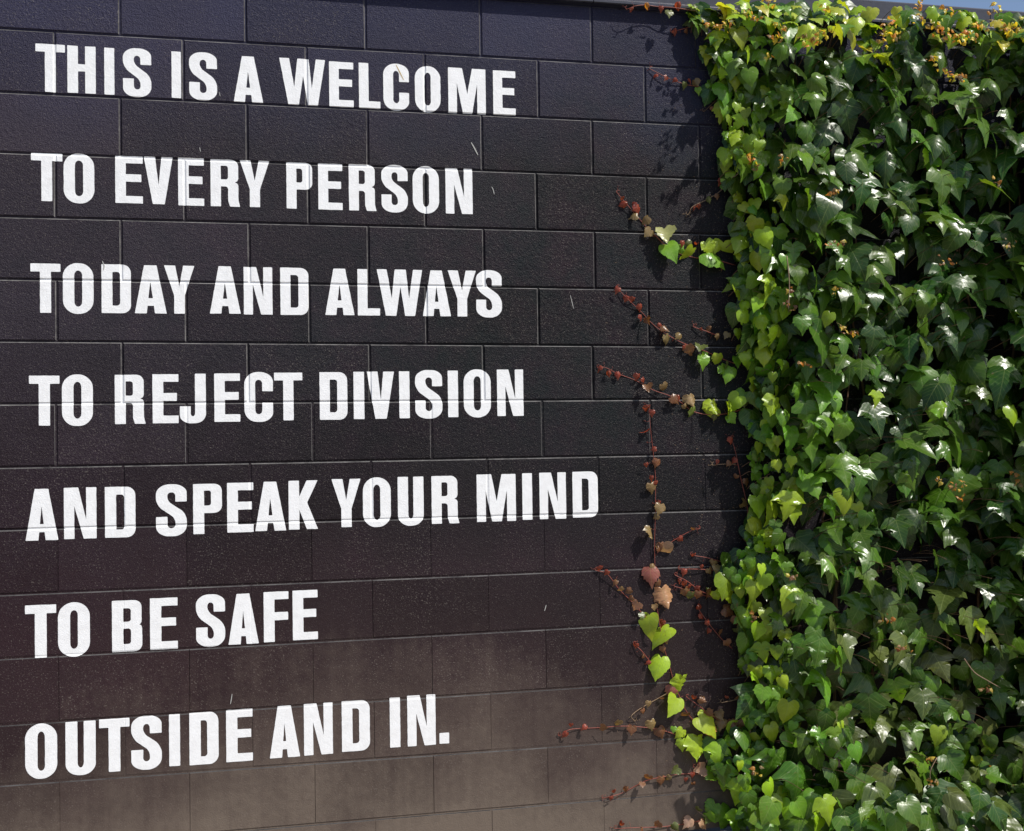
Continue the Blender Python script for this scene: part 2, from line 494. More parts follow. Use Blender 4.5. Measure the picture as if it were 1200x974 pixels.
def glyph(ch, W):
    s, t = S_, T_
    if ch == 'I': return [rpoly([(0, 0), (W, 0), (W, 1), (0, 1)])]
    if ch == '.': return [rpoly([(0, 0), (W, 0), (W, .215), (0, .215)])]
    if ch == 'T':
        c = W * .5; return [rpoly([(c - s / 2, 0), (c + s / 2, 0), (c + s / 2, 1 - t * 1.05), (W, 1 - t * 1.05), (W, 1), (0, 1), (0, 1 - t * 1.05), (c - s / 2, 1 - t * 1.05)])]
    if ch == 'H': return [rpoly([(0, 0), (s, 0), (s, .46), (W - s, .46), (W - s, 0), (W, 0), (W, 1), (W - s, 1), (W - s, .615), (s, .615), (s, 1), (0, 1)])]
    if ch == 'L': return [rpoly([(0, 0), (W, 0), (W, t), (s, t), (s, 1), (0, 1)])]
    if ch == 'E': return [rpoly([(0, 0), (W, 0), (W, t), (s, t), (s, .455), (W - .03, .455), (W - .03, .615), (s, .615), (s, 1 - t), (W, 1 - t), (W, 1), (0, 1)])]
    if ch == 'F': return [rpoly([(0, 0), (s, 0), (s, .43), (W - .01, .43), (W - .01, .59), (s, .59), (s, 1 - t), (W, 1 - t), (W, 1), (0, 1)])]
    if ch == 'D':
        return [rpoly([(0, 0), (W, 0, .17, .17), (W, 1, .17, .17), (0, 1)]), rpoly([(s, t), (W - s, t, .06), (W - s, 1 - t, .06), (s, 1 - t)])]
    if ch == 'O':
        i = W - 2 * s; return [rpoly([(0, 0, .27, .27), (W, 0, .27, .27), (W, 1, .27, .27), (0, 1, .27, .27)], 10), rpoly([(s, t - .01, i / 2, .1), (W - s, t - .01, i / 2, .1), (W - s, 1.01 - t, i / 2, .1), (s, 1.01 - t, i / 2, .1)], 7)]
    if ch == 'P':
        return [rpoly([(0, 0), (s, 0), (s, .415), (W, .415, .16, .14), (W, 1, .16, .14), (0, 1)]), rpoly([(s, .565), (W - s, .565, .05), (W - s, .865, .05), (s, .865)])]
    if ch == 'R':
        V_ = W - .035
        return [rpoly([(0, 0), (s, 0), (s, .425), (V_ - s, .425, .06), (V_ - s, .12, .012), (W - .21, 0), (W, 0), (V_, .14, .03), (V_, .49, .09, .05), (V_ - .075, .515, .02), (V_, .55, .08, .06), (V_, 1, .15, .14), (0, 1)]),
                rpoly([(s, .575), (V_ - s, .575, .05), (V_ - s, .865, .05), (s, .865)])]
    if ch == 'B':
        return [rpoly([(0, 0), (W, 0, .14, .14), (W, .50, .12, .09), (W - .06, .52, .02), (W - .01, .55, .1, .08), (W - .01, 1, .14, .14), (0, 1)]),
                rpoly([(s, .585), (W - s, .585, .05), (W - s, .845, .05), (s, .845)]), rpoly([(s, .15), (W - s, .15, .05), (W - s, .45, .05), (s, .45)])]
    if ch == 'A':
        c = W * .49; ap = .125
        def il(y): return .235 + (c - .235) * y / .68
        def ir(y): return W - .235 + (c - W + .235) * y / .68
        return [rpoly([(0, 0), (.235, 0), (il(.16), .16), (ir(.16), .16), (W - .235, 0), (W, 0), (c + ap, 1), (c - ap, 1)]), rpoly([(il(.315), .315), (ir(.315), .315), (c, .665)])]
    if ch == 'V': return [rpoly([(0, 1), (.23, 1), (W / 2 + .005, .40), (W - .23, 1), (W, 1), (W / 2 + .125, 0), (W / 2 - .115, 0)])]
    if ch == 'W':
        q = W / .98; return [rpoly([(0, 1), (.21 * q, 1), (.315 * q, .38), (.385 * q, 1), (.625 * q, 1), (.69 * q, .37), (.78 * q, 1), (.98 * q, 1), (.815 * q, 0), (.60 * q, 0), (.505 * q, .63), (.41 * q, 0), (.185 * q, 0)])]
    if ch == 'M':
        q = W / .83; return [rpoly([(0, 0), (.19 * q, 0), (.19 * q, .66), (.32 * q, 0), (.525 * q, 0), (.64 * q, .66), (.64 * q, 0), (.83 * q, 0), (.83 * q, 1), (.53 * q, 1), (.42 * q, .43), (.31 * q, 1), (0, 1)])]
    if ch == 'N':
        q = W / .6; return [rpoly([(0, 0), (.19 * q, 0), (.19 * q, .64), (.36 * q, 0), (.6 * q, 0), (.6 * q, 1), (.41 * q, 1), (.41 * q, .37), (.265 * q, 1), (0, 1)])]
    if ch == 'Y':
        c = W / 2; return [rpoly([(0, 1), (.225, 1), (c, .56), (W - .225, 1), (W, 1), (c + .108, .38), (c + .108, 0), (c - .105, 0), (c - .105, .38)])]
    if ch == 'K': return [rpoly([(0, 0), (.215, 0), (.215, .40), (W - .225, 0), (W, 0), (.375, .545), (W, 1), (W - .225, 1), (.215, .67), (.215, 1), (0, 1)])]
    if ch == 'U':
        return [rpoly([(0, 0, .25, .22), (W, 0, .25, .22), (W, 1), (W - s, 1), (W - s, t - .01, .1, .1), (s, t - .01, .1, .1), (s, 1), (0, 1)], 9)]
    if ch == 'J':
        return [rpoly([(0, 0, .22, .2), (W, 0, .22, .2), (W, 1), (W - s, 1), (W - s, t - .01, .06), (s, t - .01, .06), (s, .345), (0, .345)], 9)]
    if ch == 'C':
        i = (W - 2 * s) / 2; return [rpoly([(W, .385), (W, 0, .26, .24), (0, 0, .26, .24), (0, 1, .26, .24), (W, 1, .26, .24), (W, .615), (W - s, .615), (W - s, 1 - t, i, .08), (s, 1 - t, i, .08), (s, t, i, .08), (W - s, t, i, .08), (W - s, .385)], 9)]
    if ch == 'S':
        i = (W - 2 * s) / 2; return [rpoly([(0, .375), (0, 0, .25, .21), (W, 0, .25, .21), (W, .43, .14, .14), (s, .675, .09), (s, 1 - t, i, .07), (W - s, 1 - t, i, .07), (W - s, .665), (W, .665), (W, 1, .25, .21), (0, 1, .25, .21),
                                       (0, .60, .14, .14), (W - s, .345, .09), (W - s, t, i, .07), (s, t, i, .07), (s, .375)], 9)]


CROP = 1200 / 220.0
TEXT = [
    [(20, 40, 'THIS', [('T', 118, 307, 65, 372), ('H', 322, 503, 78, 378), ('I', 558, 622, 90, 387), ('S', 677, 858, 90, 404)]),
     (20, 40, 'IS', [('I', 988, 1048, 112, 408)]), (200, 40, 'IS', [('S', 118, 296, 117, 424)]), (200, 40, 'A', [('A', 402, 590, 146, 437)]),
     (200, 40, 'WELCOME', [('W', 695, 988, 157, 455), ('E', 1013, 1168, 182, 466)]),
     (400, 50, 'WELCOME', [('L', 112, 248, 133, 420), ('C', 268, 432, 135, 433), ('O', 470, 633, 153, 446), ('M', 683, 922, 163, 455), ('E', 970, 1113, 180, 460)])],
    [(20, 165, 'TO', [('T', 90, 290, 80, 387), ('O', 298, 494, 83, 404)]), (20, 165, 'EVERY', [('E', 628, 804, 98, 398), ('V', 810, 996, 102, 404)]),
     (200, 165, 'EVERY', [('E', 48, 213, 108, 416), ('R', 255, 443, 120, 420), ('Y', 442, 632, 126, 422)]), (200, 165, 'PERSON', [('P', 740, 905, 141, 435), ('E', 943, 1098, 148, 442)]),
     (380, 165, 'PERSON', [('R', 157, 333, 150, 448), ('S', 365, 533, 155, 460), ('O', 565, 733, 162, 466), ('N', 775, 947, 178, 468)])],
    [(20, 295, 'TODAY', [('T', 86, 278, 78, 392), ('O', 293, 489, 74, 400), ('D', 540, 728, 80, 393), ('A', 752, 956, 88, 394), ('Y', 940, 1134, 88, 396)]),
     (220, 295, 'AND', [('A', 140, 338, 92, 393), ('N', 358, 541, 100, 402), ('D', 592, 772, 103, 405)]),
     (380, 295, 'ALWAYS', [('A', 5, 192, 110, 404), ('L', 213, 355, 113, 408), ('W', 337, 627, 115, 411), ('A', 628, 808, 122, 413), ('Y', 790, 970, 120, 415), ('S', 970, 1134, 118, 422)])],
    [(20, 420, 'TO', [('T', 77, 272, 110, 430), ('O', 287, 485, 102, 434)]), (20, 420, 'REJECT', [('R', 625, 822, 106, 420), ('E', 866, 1032, 102, 415)]),
     (220, 420, 'REJECT', [('J', -51, 116, 98, 415), ('E', 170, 335, 97, 405), ('C', 362, 545, 87, 406), ('T', 553, 733, 92, 394)]), (220, 420, 'DIVISION', [('D', 843, 1020, 90, 393), ('I', 1060, 1128, 87, 388)]),
     (400, 420, 'DIVISION', [('V', 163, 338, 85, 387), ('I', 370, 436, 85, 383), ('S', 472, 645, 74, 386), ('I', 681, 746, 79, 376), ('O', 782, 955, 70, 378), ('N', 995, 1163, 70, 368)])],
    [(20, 550, 'AND', [('A', 54, 264, 124, 453), ('N', 300, 508, 114, 442), ('D', 562, 757, 113, 437)]), (20, 550, 'SPEAK', [('S', 888, 1085, 98, 430)]),
     (220, 550, 'SPEAK', [('P', 35, 219, 93, 414), ('E', 252, 420, 86, 403), ('A', 430, 628, 80, 393), ('K', 645, 831, 72, 382)]), (220, 550, 'YOUR', [('Y', 920, 1106, 60, 366)]),
     (380, 540, 'YOUR', [('O', 247, 425, 107, 424), ('U', 470, 635, 100, 416), ('R', 686, 862, 97, 402)]),
     (520, 535, 'MIND', [('M', 211, 460, 113, 416), ('I', 502, 565, 107, 404), ('N', 612, 781, 103, 400), ('D', 823, 985, 97, 388)])],
    [(20, 685, 'TO', [('T', 52, 251, 130, 468), ('O', 262, 466, 114, 463)]), (20, 685, 'BE', [('B', 607, 800, 103, 427), ('E', 850, 1027, 85, 414)]),
     (200, 680, 'SAFE', [('S', 162, 348, 88, 425), ('A', 368, 562, 86, 410), ('F', 595, 754, 73, 394), ('E', 780, 940, 64, 380)])],
    [(20, 825, 'OUTSIDE', [('O', 52, 257, 125, 478), ('U', 310, 503, 110, 453), ('T', 525, 720, 93, 432), ('S', 730, 925, 74, 420), ('I', 972, 1042, 66, 393)]),
     (200, 815, 'OUTSIDE', [('D', 120, 306, 108, 442), ('E', 355, 525, 88, 424)]), (200, 815, 'AND', [('A', 632, 826, 64, 398), ('N', 852, 1036, 48, 380)]),
     (360, 800, 'AND', [('D', 221, 400, 115, 436)]), (360, 800, 'IN', [('I', 528, 594, 96, 410), ('N', 640, 820, 76, 402), ('.', 845, 907, 322, 388)])]]
ROUND = 'SOCUJ'


def linfit(P):
    n = len(P); sx = sum(p[0] for p in P); sy = sum(p[1] for p in P); sxx = sum(p[0] ** 2 for p in P); sxy = sum(p[0] * p[1] for p in P)
    b = (n * sxy - sx * sy) / (n * sxx - sx * sx); return (sy - b * sx) / n, b


for text in TEXT:
    rows = []
    for ox, oy, word, ls in text:
        for ch, l, r_, t_, b_ in ls:
            xl = ox + l / CROP; xr = ox + r_ / CROP; yt = oy + t_ / CROP; yb = oy + b_ / CROP; xm = (xl + xr) / 2; ym = (yt + yb) / 2
            x0 = at(xl, ym).x; x1 = at(xr, ym).x; zt = at(xm, yt).z; zb = at(xm, yb).z
            rows.append([ch, word, x0, x1, zb, zt])
    fb = linfit([((r[2] + r[3]) / 2, r[4] + (.0028 if r[0] in ROUND else 0)) for r in rows])
    ft = linfit([((r[2] + r[3]) / 2, r[5] - (.0028 if r[0] in 'SOC' else 0)) for r in rows if r[0] != '.'])
    for ch, word, x0, x1, zb, zt in rows:
        xm = (x0 + x1) / 2
        b = .5 * (fb[0] + fb[1] * xm) + .5 * (zb + (.0028 if ch in ROUND else 0)); t = .5 * (ft[0] + ft[1] * xm) + .5 * (zt - (.0028 if ch in 'SOC' else 0))
        if ch == '.': t = b + (ft[0] + ft[1] * xm - b)
        if ch in ROUND: b -= .0028
        if ch in 'SOC': t += .0028
        Hh = t - b; Wd = (x1 - x0) / Hh
        loops = []
        for lp in glyph(ch, Wd):
            # resample and let the brush wander a little
            res = []
            for i in range(len(lp)):
                a = Vector(lp[i]); c = Vector(lp[(i + 1) % len(lp)]); n = max(1, int((c - a).length / .05))
                for q in range(n): res.append(a + (c - a) * (q / n))
            out = []
            for p in res:
                P = Vector((x0 + p.x * Hh, b + p.y * Hh))
                d = noise.noise_vector(Vector((P.x * 55, P.y * 55, 3.3))) * .00055 + noise.noise_vector(Vector((P.x * 240, P.y * 240, 7.3))) * .0004
                out.append((P.x + d.x, P.y + d.y))
            loops.append(out)
        drape('letter', loops, M_WHITE, label=('white painted full stop after the word IN' if ch == '.' else 'white painted letter %s in the word %s' % (ch, word)))

# scratches and a straw caught on the wall
def stroke(name, px, w0, m_, **kw):
    P = [at(*p) for p in px]; pts = smooth_path([Vector((p.x, p.z)) for p in P], 3)
    L_, R_ = [], []
    for i, p in enumerate(pts):
        d = (pts[min(i + 1, len(pts) - 1)] - pts[max(i - 1, 0)]).normalized(); n_ = Vector((-d.y, d.x)) * w0 * (.35 + .65 * math.sin(math.pi * (i + .5) / len(pts)))
        L_.append(tuple(p + n_)); R_.append(tuple(p - n_))
    drape(name, [L_ + R_[::-1]], m_, .0016, **kw)


for px, w0, m_ in (([(552, 167), (556, 174), (560, 182)], .0022, M_SCR), ([(576, 219), (578, 223), (579, 228)], .0013, M_SCR), ([(668, 346), (670, 354), (672, 362)], .0012, M_SCR),
                  ([(464, 76), (468, 84), (473, 94)], .0016, M_STRAW), ([(272, 813), (271, 820), (270, 825)], .0014, M_SCR), ([(638, 716), (640, 709)], .0013, M_SCR),
                  ([(234, 173), (235, 178)], .0012, M_SCR), ([(120, 306), (122, 312), (121, 317)], .0018, M_SCR), ([(257, 108), (258, 113)], .001, M_SCR)):
    stroke('scuff_mark', px, w0, m_)

# coping
for (xa, xb) in ((XL, 0), (0, 1.629), (1.629, 3.25), (3.25, XR)):
    xa += .0015; xb -= .0015
    prof = [(.001, .2125), (-.028, .2125), (-.032, .2155), (-.032, .224), (-.027, .2275), (-.024, .231), (-.024, .297), (-.020, .302), (.20, .318), (.205, .312), (.205, .2125)]
    V, F = [], []
    for x in (xa, xb):
        V += [(x, y, GZ + z) for y, z in prof]
    n = len(prof)
    F = [tuple(range(n)), tuple(range(2 * n - 1, n - 1, -1))] + [(i, n + i, n + (i + 1) % n, (i + 1) % n) for i in range(n)]
    bm = bmesh.new(); vv = [bm.verts.new(v) for v in V]
    for f in F: bm.faces.new([vv[i] for i in f])
    bmesh.ops.recalc_face_normals(bm, faces=bm.faces); me = bpy.data.meshes.new('coping'); bm.to_mesh(me); bm.free()
    wlink('coping', me, M_COPE)

# ------------------------------------------------------------------ the vine
vine = link('climbing_vine', None, None, None, label='dense green climbing vine with red-tipped shoots creeping over the black wall', category='vine')
vine.location = (3.2, -.1, 0)
VINV = Matrix.Translation(-vine.location)
BIG = [(.06, .09), (.17, .15), (.31, .15), (.42, .06), (.50, -.03), (.60, -.12), (.80, -.36), (.60, -.33), (.49, -.42), (.36, -.43), (.34, -.60), (.22, -.76), (.14, -.90), (0, -1.14)]
HEART = [(.07, .09), (.18, .15), (.32, .14), (.44, .04), (.50, -.10), (.50, -.26), (.44, -.42), (.42, -.50), (.34, -.56), (.28, -.67), (.18, -.78), (.09, -.88), (0, -.99)]


def leaf_mesh(kind, seed):
    rnd = random.Random(seed)
    out = {'big': BIG, 'young': YOUNG, 'curl': YOUNG}.get(kind, HEART)
    lobes = rnd.uniform(.75, 1.12) if kind == 'big' else 1
    wL, wR = rnd.uniform(.88, 1.1), rnd.uniform(.88, 1.1)
    bend = rnd.uniform(-.10, .10)
    droop = rnd.uniform(.25, .75); side = rnd.uniform(-.1, .65); fold = rnd.uniform(-.30, .30); ruf = rnd.uniform(.01, .035); ph = rnd.uniform(0, 6)
    if kind == 'curl': droop = rnd.uniform(.8, 1.5); side = rnd.uniform(.8, 1.8); fold = rnd.uniform(-.5, .5); ruf = .08
    if kind == 'young': droop = rnd.uniform(.1, .9); side = rnd.uniform(-.6, 1.0); fold = rnd.uniform(-.5, .5); ruf = rnd.uniform(.03, .07)
    n = len(out)
    V, UV, F = [], [], []
    def put(x, y):
        UV.append((x, y))
        r = math.hypot(x, y + .35)
        z = -droop * max(0, -y) ** 2 - side * x * x + fold * abs(x) + ruf * math.sin(ph + 9 * math.atan2(x, y + .35)) * r * 2
        V.append((x + bend * y * y, y, z))
    spine = [.0 if i < 2 else -1.0 * ((i - 1) / (n - 2)) ** 1.15 * .96 for i in range(n - 1)] + [out[-1][1]]
    for i in range(n): put(0, spine[i])
    for sgn, wd in ((1, wR), (-1, wL)):
        b = len(V)
        for i in range(n - 1):
            x, y = out[i]
            x *= wd * (lobes if i in (6,) else 1)
            x += rnd.uniform(-.02, .02); y += rnd.uniform(-.02, .02)
            put(sgn * x * .5, spine[i] + (y - spine[i]) * .5); put(sgn * x, y)
        for i in range(n - 2):
            s0, s1, m0, m1, o0, o1 = i, i + 1, b + 2 * i, b + 2 * i + 2, b + 2 * i + 1, b + 2 * i + 3
            q1 = (s0, s1, m1, m0) if i > 0 else (s0, m1, m0); q2 = (m0, m1, o1, o0)
            for q in (q1, q2): F.append(q[::-1] if sgn < 0 else q)
        i = n - 2
        F.append((i, i + 1, b + 2 * i)[::sgn]); F.append((b + 2 * i, i + 1, b + 2 * i + 1)[::sgn])
    V = [Vector(v) for v in V]
    return V, F, UV


YOUNG = [(.08, .07), (.20, .13), (.34, .12), (.44, .03), (.49, -.08), (.50, -.2), (.56, -.33), (.44, -.36), (.44, -.48), (.34, -.50), (.29, -.62), (.18, -.66), (.10, -.80), (0, -.92)]
VAR = {'young': [leaf_mesh('young', 130 + i) for i in range(12)], 'big': [leaf_mesh('big', i) for i in range(14)], 'heart': [leaf_mesh('heart', 50 + i) for i in range(10)], 'curl': [leaf_mesh('curl', 90 + i) for i in range(6)]}


def fill(me, uvs, tints, faces):
    l = me.uv_layers.new(name='leaf_uv')
    l.data.foreach_set('uv', [c for f in faces for i in f for c in uvs[i]])
    a = me.color_attributes.new('tint', 'FLOAT_COLOR', 'POINT')
    a.data.foreach_set('color', [c for t in tints for c in t])


SHARED = {}
for k_, vs in VAR.items():
    for i, (V, F, UV) in enumerate(vs):
        me = mesh('leaf', V, F, True); fill(me, UV, [(1, 1, 1, 1)] * len(V), F); me.materials.append(M_LEAF); SHARED[(k_, i)] = me


def leaf_matrix(P, size, tilt, yaw, roll):
    """P is where the stalk meets the blade; tilt lifts the face to the sky, yaw turns it along the wall, roll swings the tip"""
    n = Vector((math.sin(yaw) * math.cos(tilt), -math.cos(yaw) * math.cos(tilt), math.sin(tilt)))
    up = Vector((math.sin(roll), 0, math.cos(roll)))
    yv = (up - n * up.dot(n)).normalized(); xv = yv.cross(n)
    mm = Matrix((xv, yv, n)).transposed().to_4x4()
    return Matrix.Translation(P) @ mm @ Matrix.Scale(size, 4)


def place_leaf(name, key, M, tint, parent, pinv):
    o = bpy.data.objects.new(name, SHARED[key]); col.objects.link(o)
    o.parent = parent; o.matrix_parent_inverse = pinv; o.matrix_world = M
    o.color = tint + (1,)
    return o


class Mass:
    def __init__(s): s.V, s.F, s.UV, s.T = [], [], [], []
    def add(s, key, M, tint):
        V, F, UV = VAR[key[0]][key[1]]; n = len(s.V)
        s.V += [M @ v for v in V]; s.F += [tuple(n + i for i in f) for f in F]; s.UV += UV; s.T += [tint + (1,)] * len(V)
    def build(s, name, parent, pinv, **kw):
        me = mesh(name, s.V, s.F, True); fill(me, s.UV, s.T, s.F); me.materials.append(M_LEAF)
        o = link(name, me, parent, None, **kw); o.matrix_parent_inverse = pinv; return o


# left edge of the green mass in the picture: (height, edge)
EDGE = [(-40, 800), (0, 806), (50, 822), (90, 842), (120, 850), (160, 848), (200, 850), (250, 868), (300, 868), (350, 862), (400, 868), (440, 880), (500, 885), (560, 884), (600, 884),
        (640, 872), (670, 850), (700, 852), (740, 872), (780, 872), (820, 880), (850, 872), (880, 835), (905, 840), (930, 872), (950, 868), (974, 862), (1020, 840)]
TOPE = [(790, 14), (830, 8), (900, 4), (960, 8), (1020, 14), (1060, 10), (1100, 14), (1140, 22), (1200, 22), (1300, 26), (1600, 40)]
HOLES = [(1005, 165, 26), (1115, 100, 26), (1030, 275, 34), (1075, 215, 22), (1165, 130, 22), (1180, 255, 28), (995, 460, 20), (1060, 330, 28), (1120, 250, 20), (870, 230, 14), (940, 130, 14),
         (1075, 655, 24), (1150, 640, 30), (1010, 860, 18), (1190, 420, 20), (950, 610, 16), (1120, 500, 18), (1145, 720, 20), (1040, 520, 16), (1175, 880, 14), (930, 290, 15), (1090, 440, 18)]


def lerp(tab, v):
    if v <= tab[0][0]: return tab[0][1]
    for (a, p), (b, q) in zip(tab, tab[1:]):
        if v <= b: return p + (q - p) * (v - a) / (b - a)
    return tab[-1][1]


def jit(c, s=.18, r=random):
    k = 1 + r.uniform(-s, s); return tuple(max(0., x * k * (1 + r.uniform(-s * .5, s * .5))) for x in c)


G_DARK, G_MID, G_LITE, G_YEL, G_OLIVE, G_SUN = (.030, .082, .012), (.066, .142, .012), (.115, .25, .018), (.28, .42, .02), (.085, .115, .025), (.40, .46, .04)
C_TAN, C_RED, C_ROSE, C_ORG = (.26, .17, .075), (.27, .045, .028), (.32, .10, .08), (.48, .20, .04)
rnd = random.Random(5)
cands = []
used = []


def too_close(P, r):
    for Q, q in used[-100000:]:
        if (P - Q).length < (r + q) * .5: return True
    return False


def gen(layer, count, rng_size, depth):
    tries = 0; made = 0
    grid = {}
    while made < count and tries < count * 30:
        tries += 1
        X = rnd.uniform(1.75, 4.75); Z = rnd.uniform(.02, 3.25)
        px0, py0 = project(Vector((X, 0, Z)))
        e = px0 - lerp(EDGE, py0) + 11
        if e < 4: continue
        em = e / 322.0                                   # metres from the edge
        dmax = min(.020 + .62 * em, .17) * (1 + .6 * noise.noise(Vector((X * 5.1, Z * 5.1, 0)))) * (1 + .42 * min(1.6, max(0, 2.9 - Z)))
        y = -dmax * rnd.uniform(*depth) - .012
        P = Vector((X, y, Z)); px, py = project(P)
        e2 = px - lerp(EDGE, py) + 11
        if e2 < 3: continue
        if py < lerp(TOPE, px) + (6 if Z > 3.0 else 0): continue
        if layer != 'back':
            hole = False
            for hx, hy, hr in HOLES:
                if (px - hx) ** 2 + ((py - hy) * 1.1 + 10) ** 2 < hr * hr: hole = True
            if hole: continue
        else:
            skip = False
            for hx, hy, hr in HOLES:
                if (px - hx) ** 2 + (py - hy) ** 2 < hr * hr * .8 and rnd.random() < .8: skip = True
            if skip: continue
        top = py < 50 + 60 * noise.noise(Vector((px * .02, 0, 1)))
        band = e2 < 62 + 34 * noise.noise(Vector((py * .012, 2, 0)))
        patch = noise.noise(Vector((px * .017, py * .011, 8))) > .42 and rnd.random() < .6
        if patch and layer != 'back': band = True
        elif band and rnd.random() < .10: band = False
        if layer == 'fringe':
            if rnd.random() > math.exp(-max(0, e2 - 8) / 32.): continue
            band = True
        band2 = e2 < 120 + 40 * noise.noise(Vector((py * .014, 5, 0)))
        low = py > 700
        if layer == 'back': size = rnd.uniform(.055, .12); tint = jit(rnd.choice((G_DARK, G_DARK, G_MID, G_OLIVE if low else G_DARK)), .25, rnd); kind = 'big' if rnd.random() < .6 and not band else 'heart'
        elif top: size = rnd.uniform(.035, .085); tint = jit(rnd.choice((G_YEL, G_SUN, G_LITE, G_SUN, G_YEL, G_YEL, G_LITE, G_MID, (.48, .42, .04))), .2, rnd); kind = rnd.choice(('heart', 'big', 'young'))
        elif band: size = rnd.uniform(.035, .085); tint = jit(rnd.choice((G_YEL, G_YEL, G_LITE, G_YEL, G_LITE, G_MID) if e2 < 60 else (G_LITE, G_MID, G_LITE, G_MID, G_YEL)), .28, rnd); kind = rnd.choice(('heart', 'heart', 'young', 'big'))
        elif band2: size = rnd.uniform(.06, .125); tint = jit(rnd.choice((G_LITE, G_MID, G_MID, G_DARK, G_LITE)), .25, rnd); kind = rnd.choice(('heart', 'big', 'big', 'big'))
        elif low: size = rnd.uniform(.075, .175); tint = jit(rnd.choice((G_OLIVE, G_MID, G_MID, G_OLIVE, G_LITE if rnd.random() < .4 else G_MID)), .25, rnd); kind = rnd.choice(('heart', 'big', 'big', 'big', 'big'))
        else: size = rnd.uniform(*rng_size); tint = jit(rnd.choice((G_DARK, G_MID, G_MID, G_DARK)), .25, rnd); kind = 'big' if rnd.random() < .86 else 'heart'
        sp = size * (.64 if layer == 'front' else .56 if layer != 'back' else .24)
        cell = (int(P.x / .12), int(P.z / .12)); ok = True
        for i in (-1, 0, 1):
            for j in (-1, 0, 1):
                for (Q, q) in grid.get((cell[0] + i, cell[1] + j), ()):
                    if math.hypot(Q.x - P.x, Q.z - P.z) < (sp + q) * .5 + .004: ok = False
        if not ok: continue
        grid.setdefault(cell, []).append((P, sp)); made += 1
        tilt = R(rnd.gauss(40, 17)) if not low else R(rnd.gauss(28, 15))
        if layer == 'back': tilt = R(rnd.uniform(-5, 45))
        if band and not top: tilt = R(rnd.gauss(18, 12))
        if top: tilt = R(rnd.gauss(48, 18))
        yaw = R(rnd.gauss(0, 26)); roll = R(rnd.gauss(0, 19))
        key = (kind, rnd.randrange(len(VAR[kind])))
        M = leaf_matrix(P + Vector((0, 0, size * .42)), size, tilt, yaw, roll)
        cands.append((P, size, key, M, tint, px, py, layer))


gen('front', 780, (.065, .170), (.80, 1.35))
gen('middle', 1550, (.07, .14), (.50, .85))
gen('fringe', 340, (.03, .06), (.9, 1.5))
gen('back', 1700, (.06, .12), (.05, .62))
for _ in range(190):
    X = rnd.uniform(2.1, 4.7); q = min(1, (X - 1.9) / .7); y = -rnd.uniform(.05, .10 + .45 * q); Z = rnd.uniform(.02, .10 + .16 * q * (1 + y))
    P = Vector((X, y, Z)); px, py = project(P); size = rnd.uniform(.05, .10)
    cands.append((P, size, (rnd.choice(('heart', 'heart', 'big')), rnd.randrange(10)), leaf_matrix(P + Vector((0, 0, size * .42)), size, R(rnd.gauss(35, 14)), R(rnd.gauss(0, 25)), R(rnd.gauss(0, 30))), jit(rnd.choice((G_DARK, G_MID, G_MID, G_MID, G_OLIVE) if X > 2.5 else (G_LITE, G_YEL, G_LITE)), .25, rnd), px, py, 'back'))
for _ in range(170):
    X = rnd.uniform(2.35, 4.7); y = -rnd.uniform(.26, .46); Z = rnd.uniform(.015, .15)
    P = Vector((X, y, Z)); px, py = project(P); size = rnd.uniform(.06, .12)
    cands.append((P, size, (rnd.choice(('heart', 'big', 'big')), rnd.randrange(10)), leaf_matrix(P + Vector((0, 0, size * .42)), size, R(rnd.gauss(30, 14)), R(rnd.gauss(0, 25)), R(rnd.gauss(0, 30))), jit(rnd.choice((G_DARK, G_MID, G_MID, G_OLIVE, G_LITE)), .25, rnd), px, py, 'back'))
vis = [c for c in cands if 0 < c[5] < 1210 and -10 < c[6] < 985 and c[7] in ('front', 'middle')]
vis.sort(key=lambda c: -(c[1] * (1.0 if c[7] == 'front' else .6)))
pick = set(id(c) for c in vis[:300])
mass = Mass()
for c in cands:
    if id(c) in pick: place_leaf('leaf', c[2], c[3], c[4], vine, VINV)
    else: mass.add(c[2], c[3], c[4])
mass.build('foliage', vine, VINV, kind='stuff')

# stalks that carry the leaves
V, F = [], []
for c in cands:
    if c[7] in ('back', 'fringe') or rnd.random() < .35: continue
    B = c[3].translation
    A = Vector((B.x + rnd.uniform(-.05, .05), min(-.012, B.y * .35), B.z - rnd.uniform(-.01, .07)))
    tube_geo(smooth_path([A, (A + B) / 2 + Vector((0, -.01, .012)), B], 3), .0013, .0009, V, F, 4)
o = link('leaf_stalks', mesh('leaf_stalks', V, F, True), vine, M_STEM, kind='stuff'); o.matrix_parent_inverse = VINV
# climbing stems
for i in range(16):
    x = 2.5 + i * .14 + rnd.uniform(-.05, .05); z = .0; pts = []
    while z < 2.95:
        pts.append(Vector((x, -.012 - .02 * rnd.random(), z))); x += rnd.gauss(0, .035); z += .16
    if i == 0: pts = pts[:12]
    V, F = [], []; tube_geo(smooth_path(pts, 3), .0085 - .002 * rnd.random(), .003, V, F, 6)
    o = link('stem', mesh('stem', V, F, True), vine, M_STEM); o.matrix_parent_inverse = VINV

# ------------------------------------------------------------------ shoots creeping out over the bare wall
ident = VINV


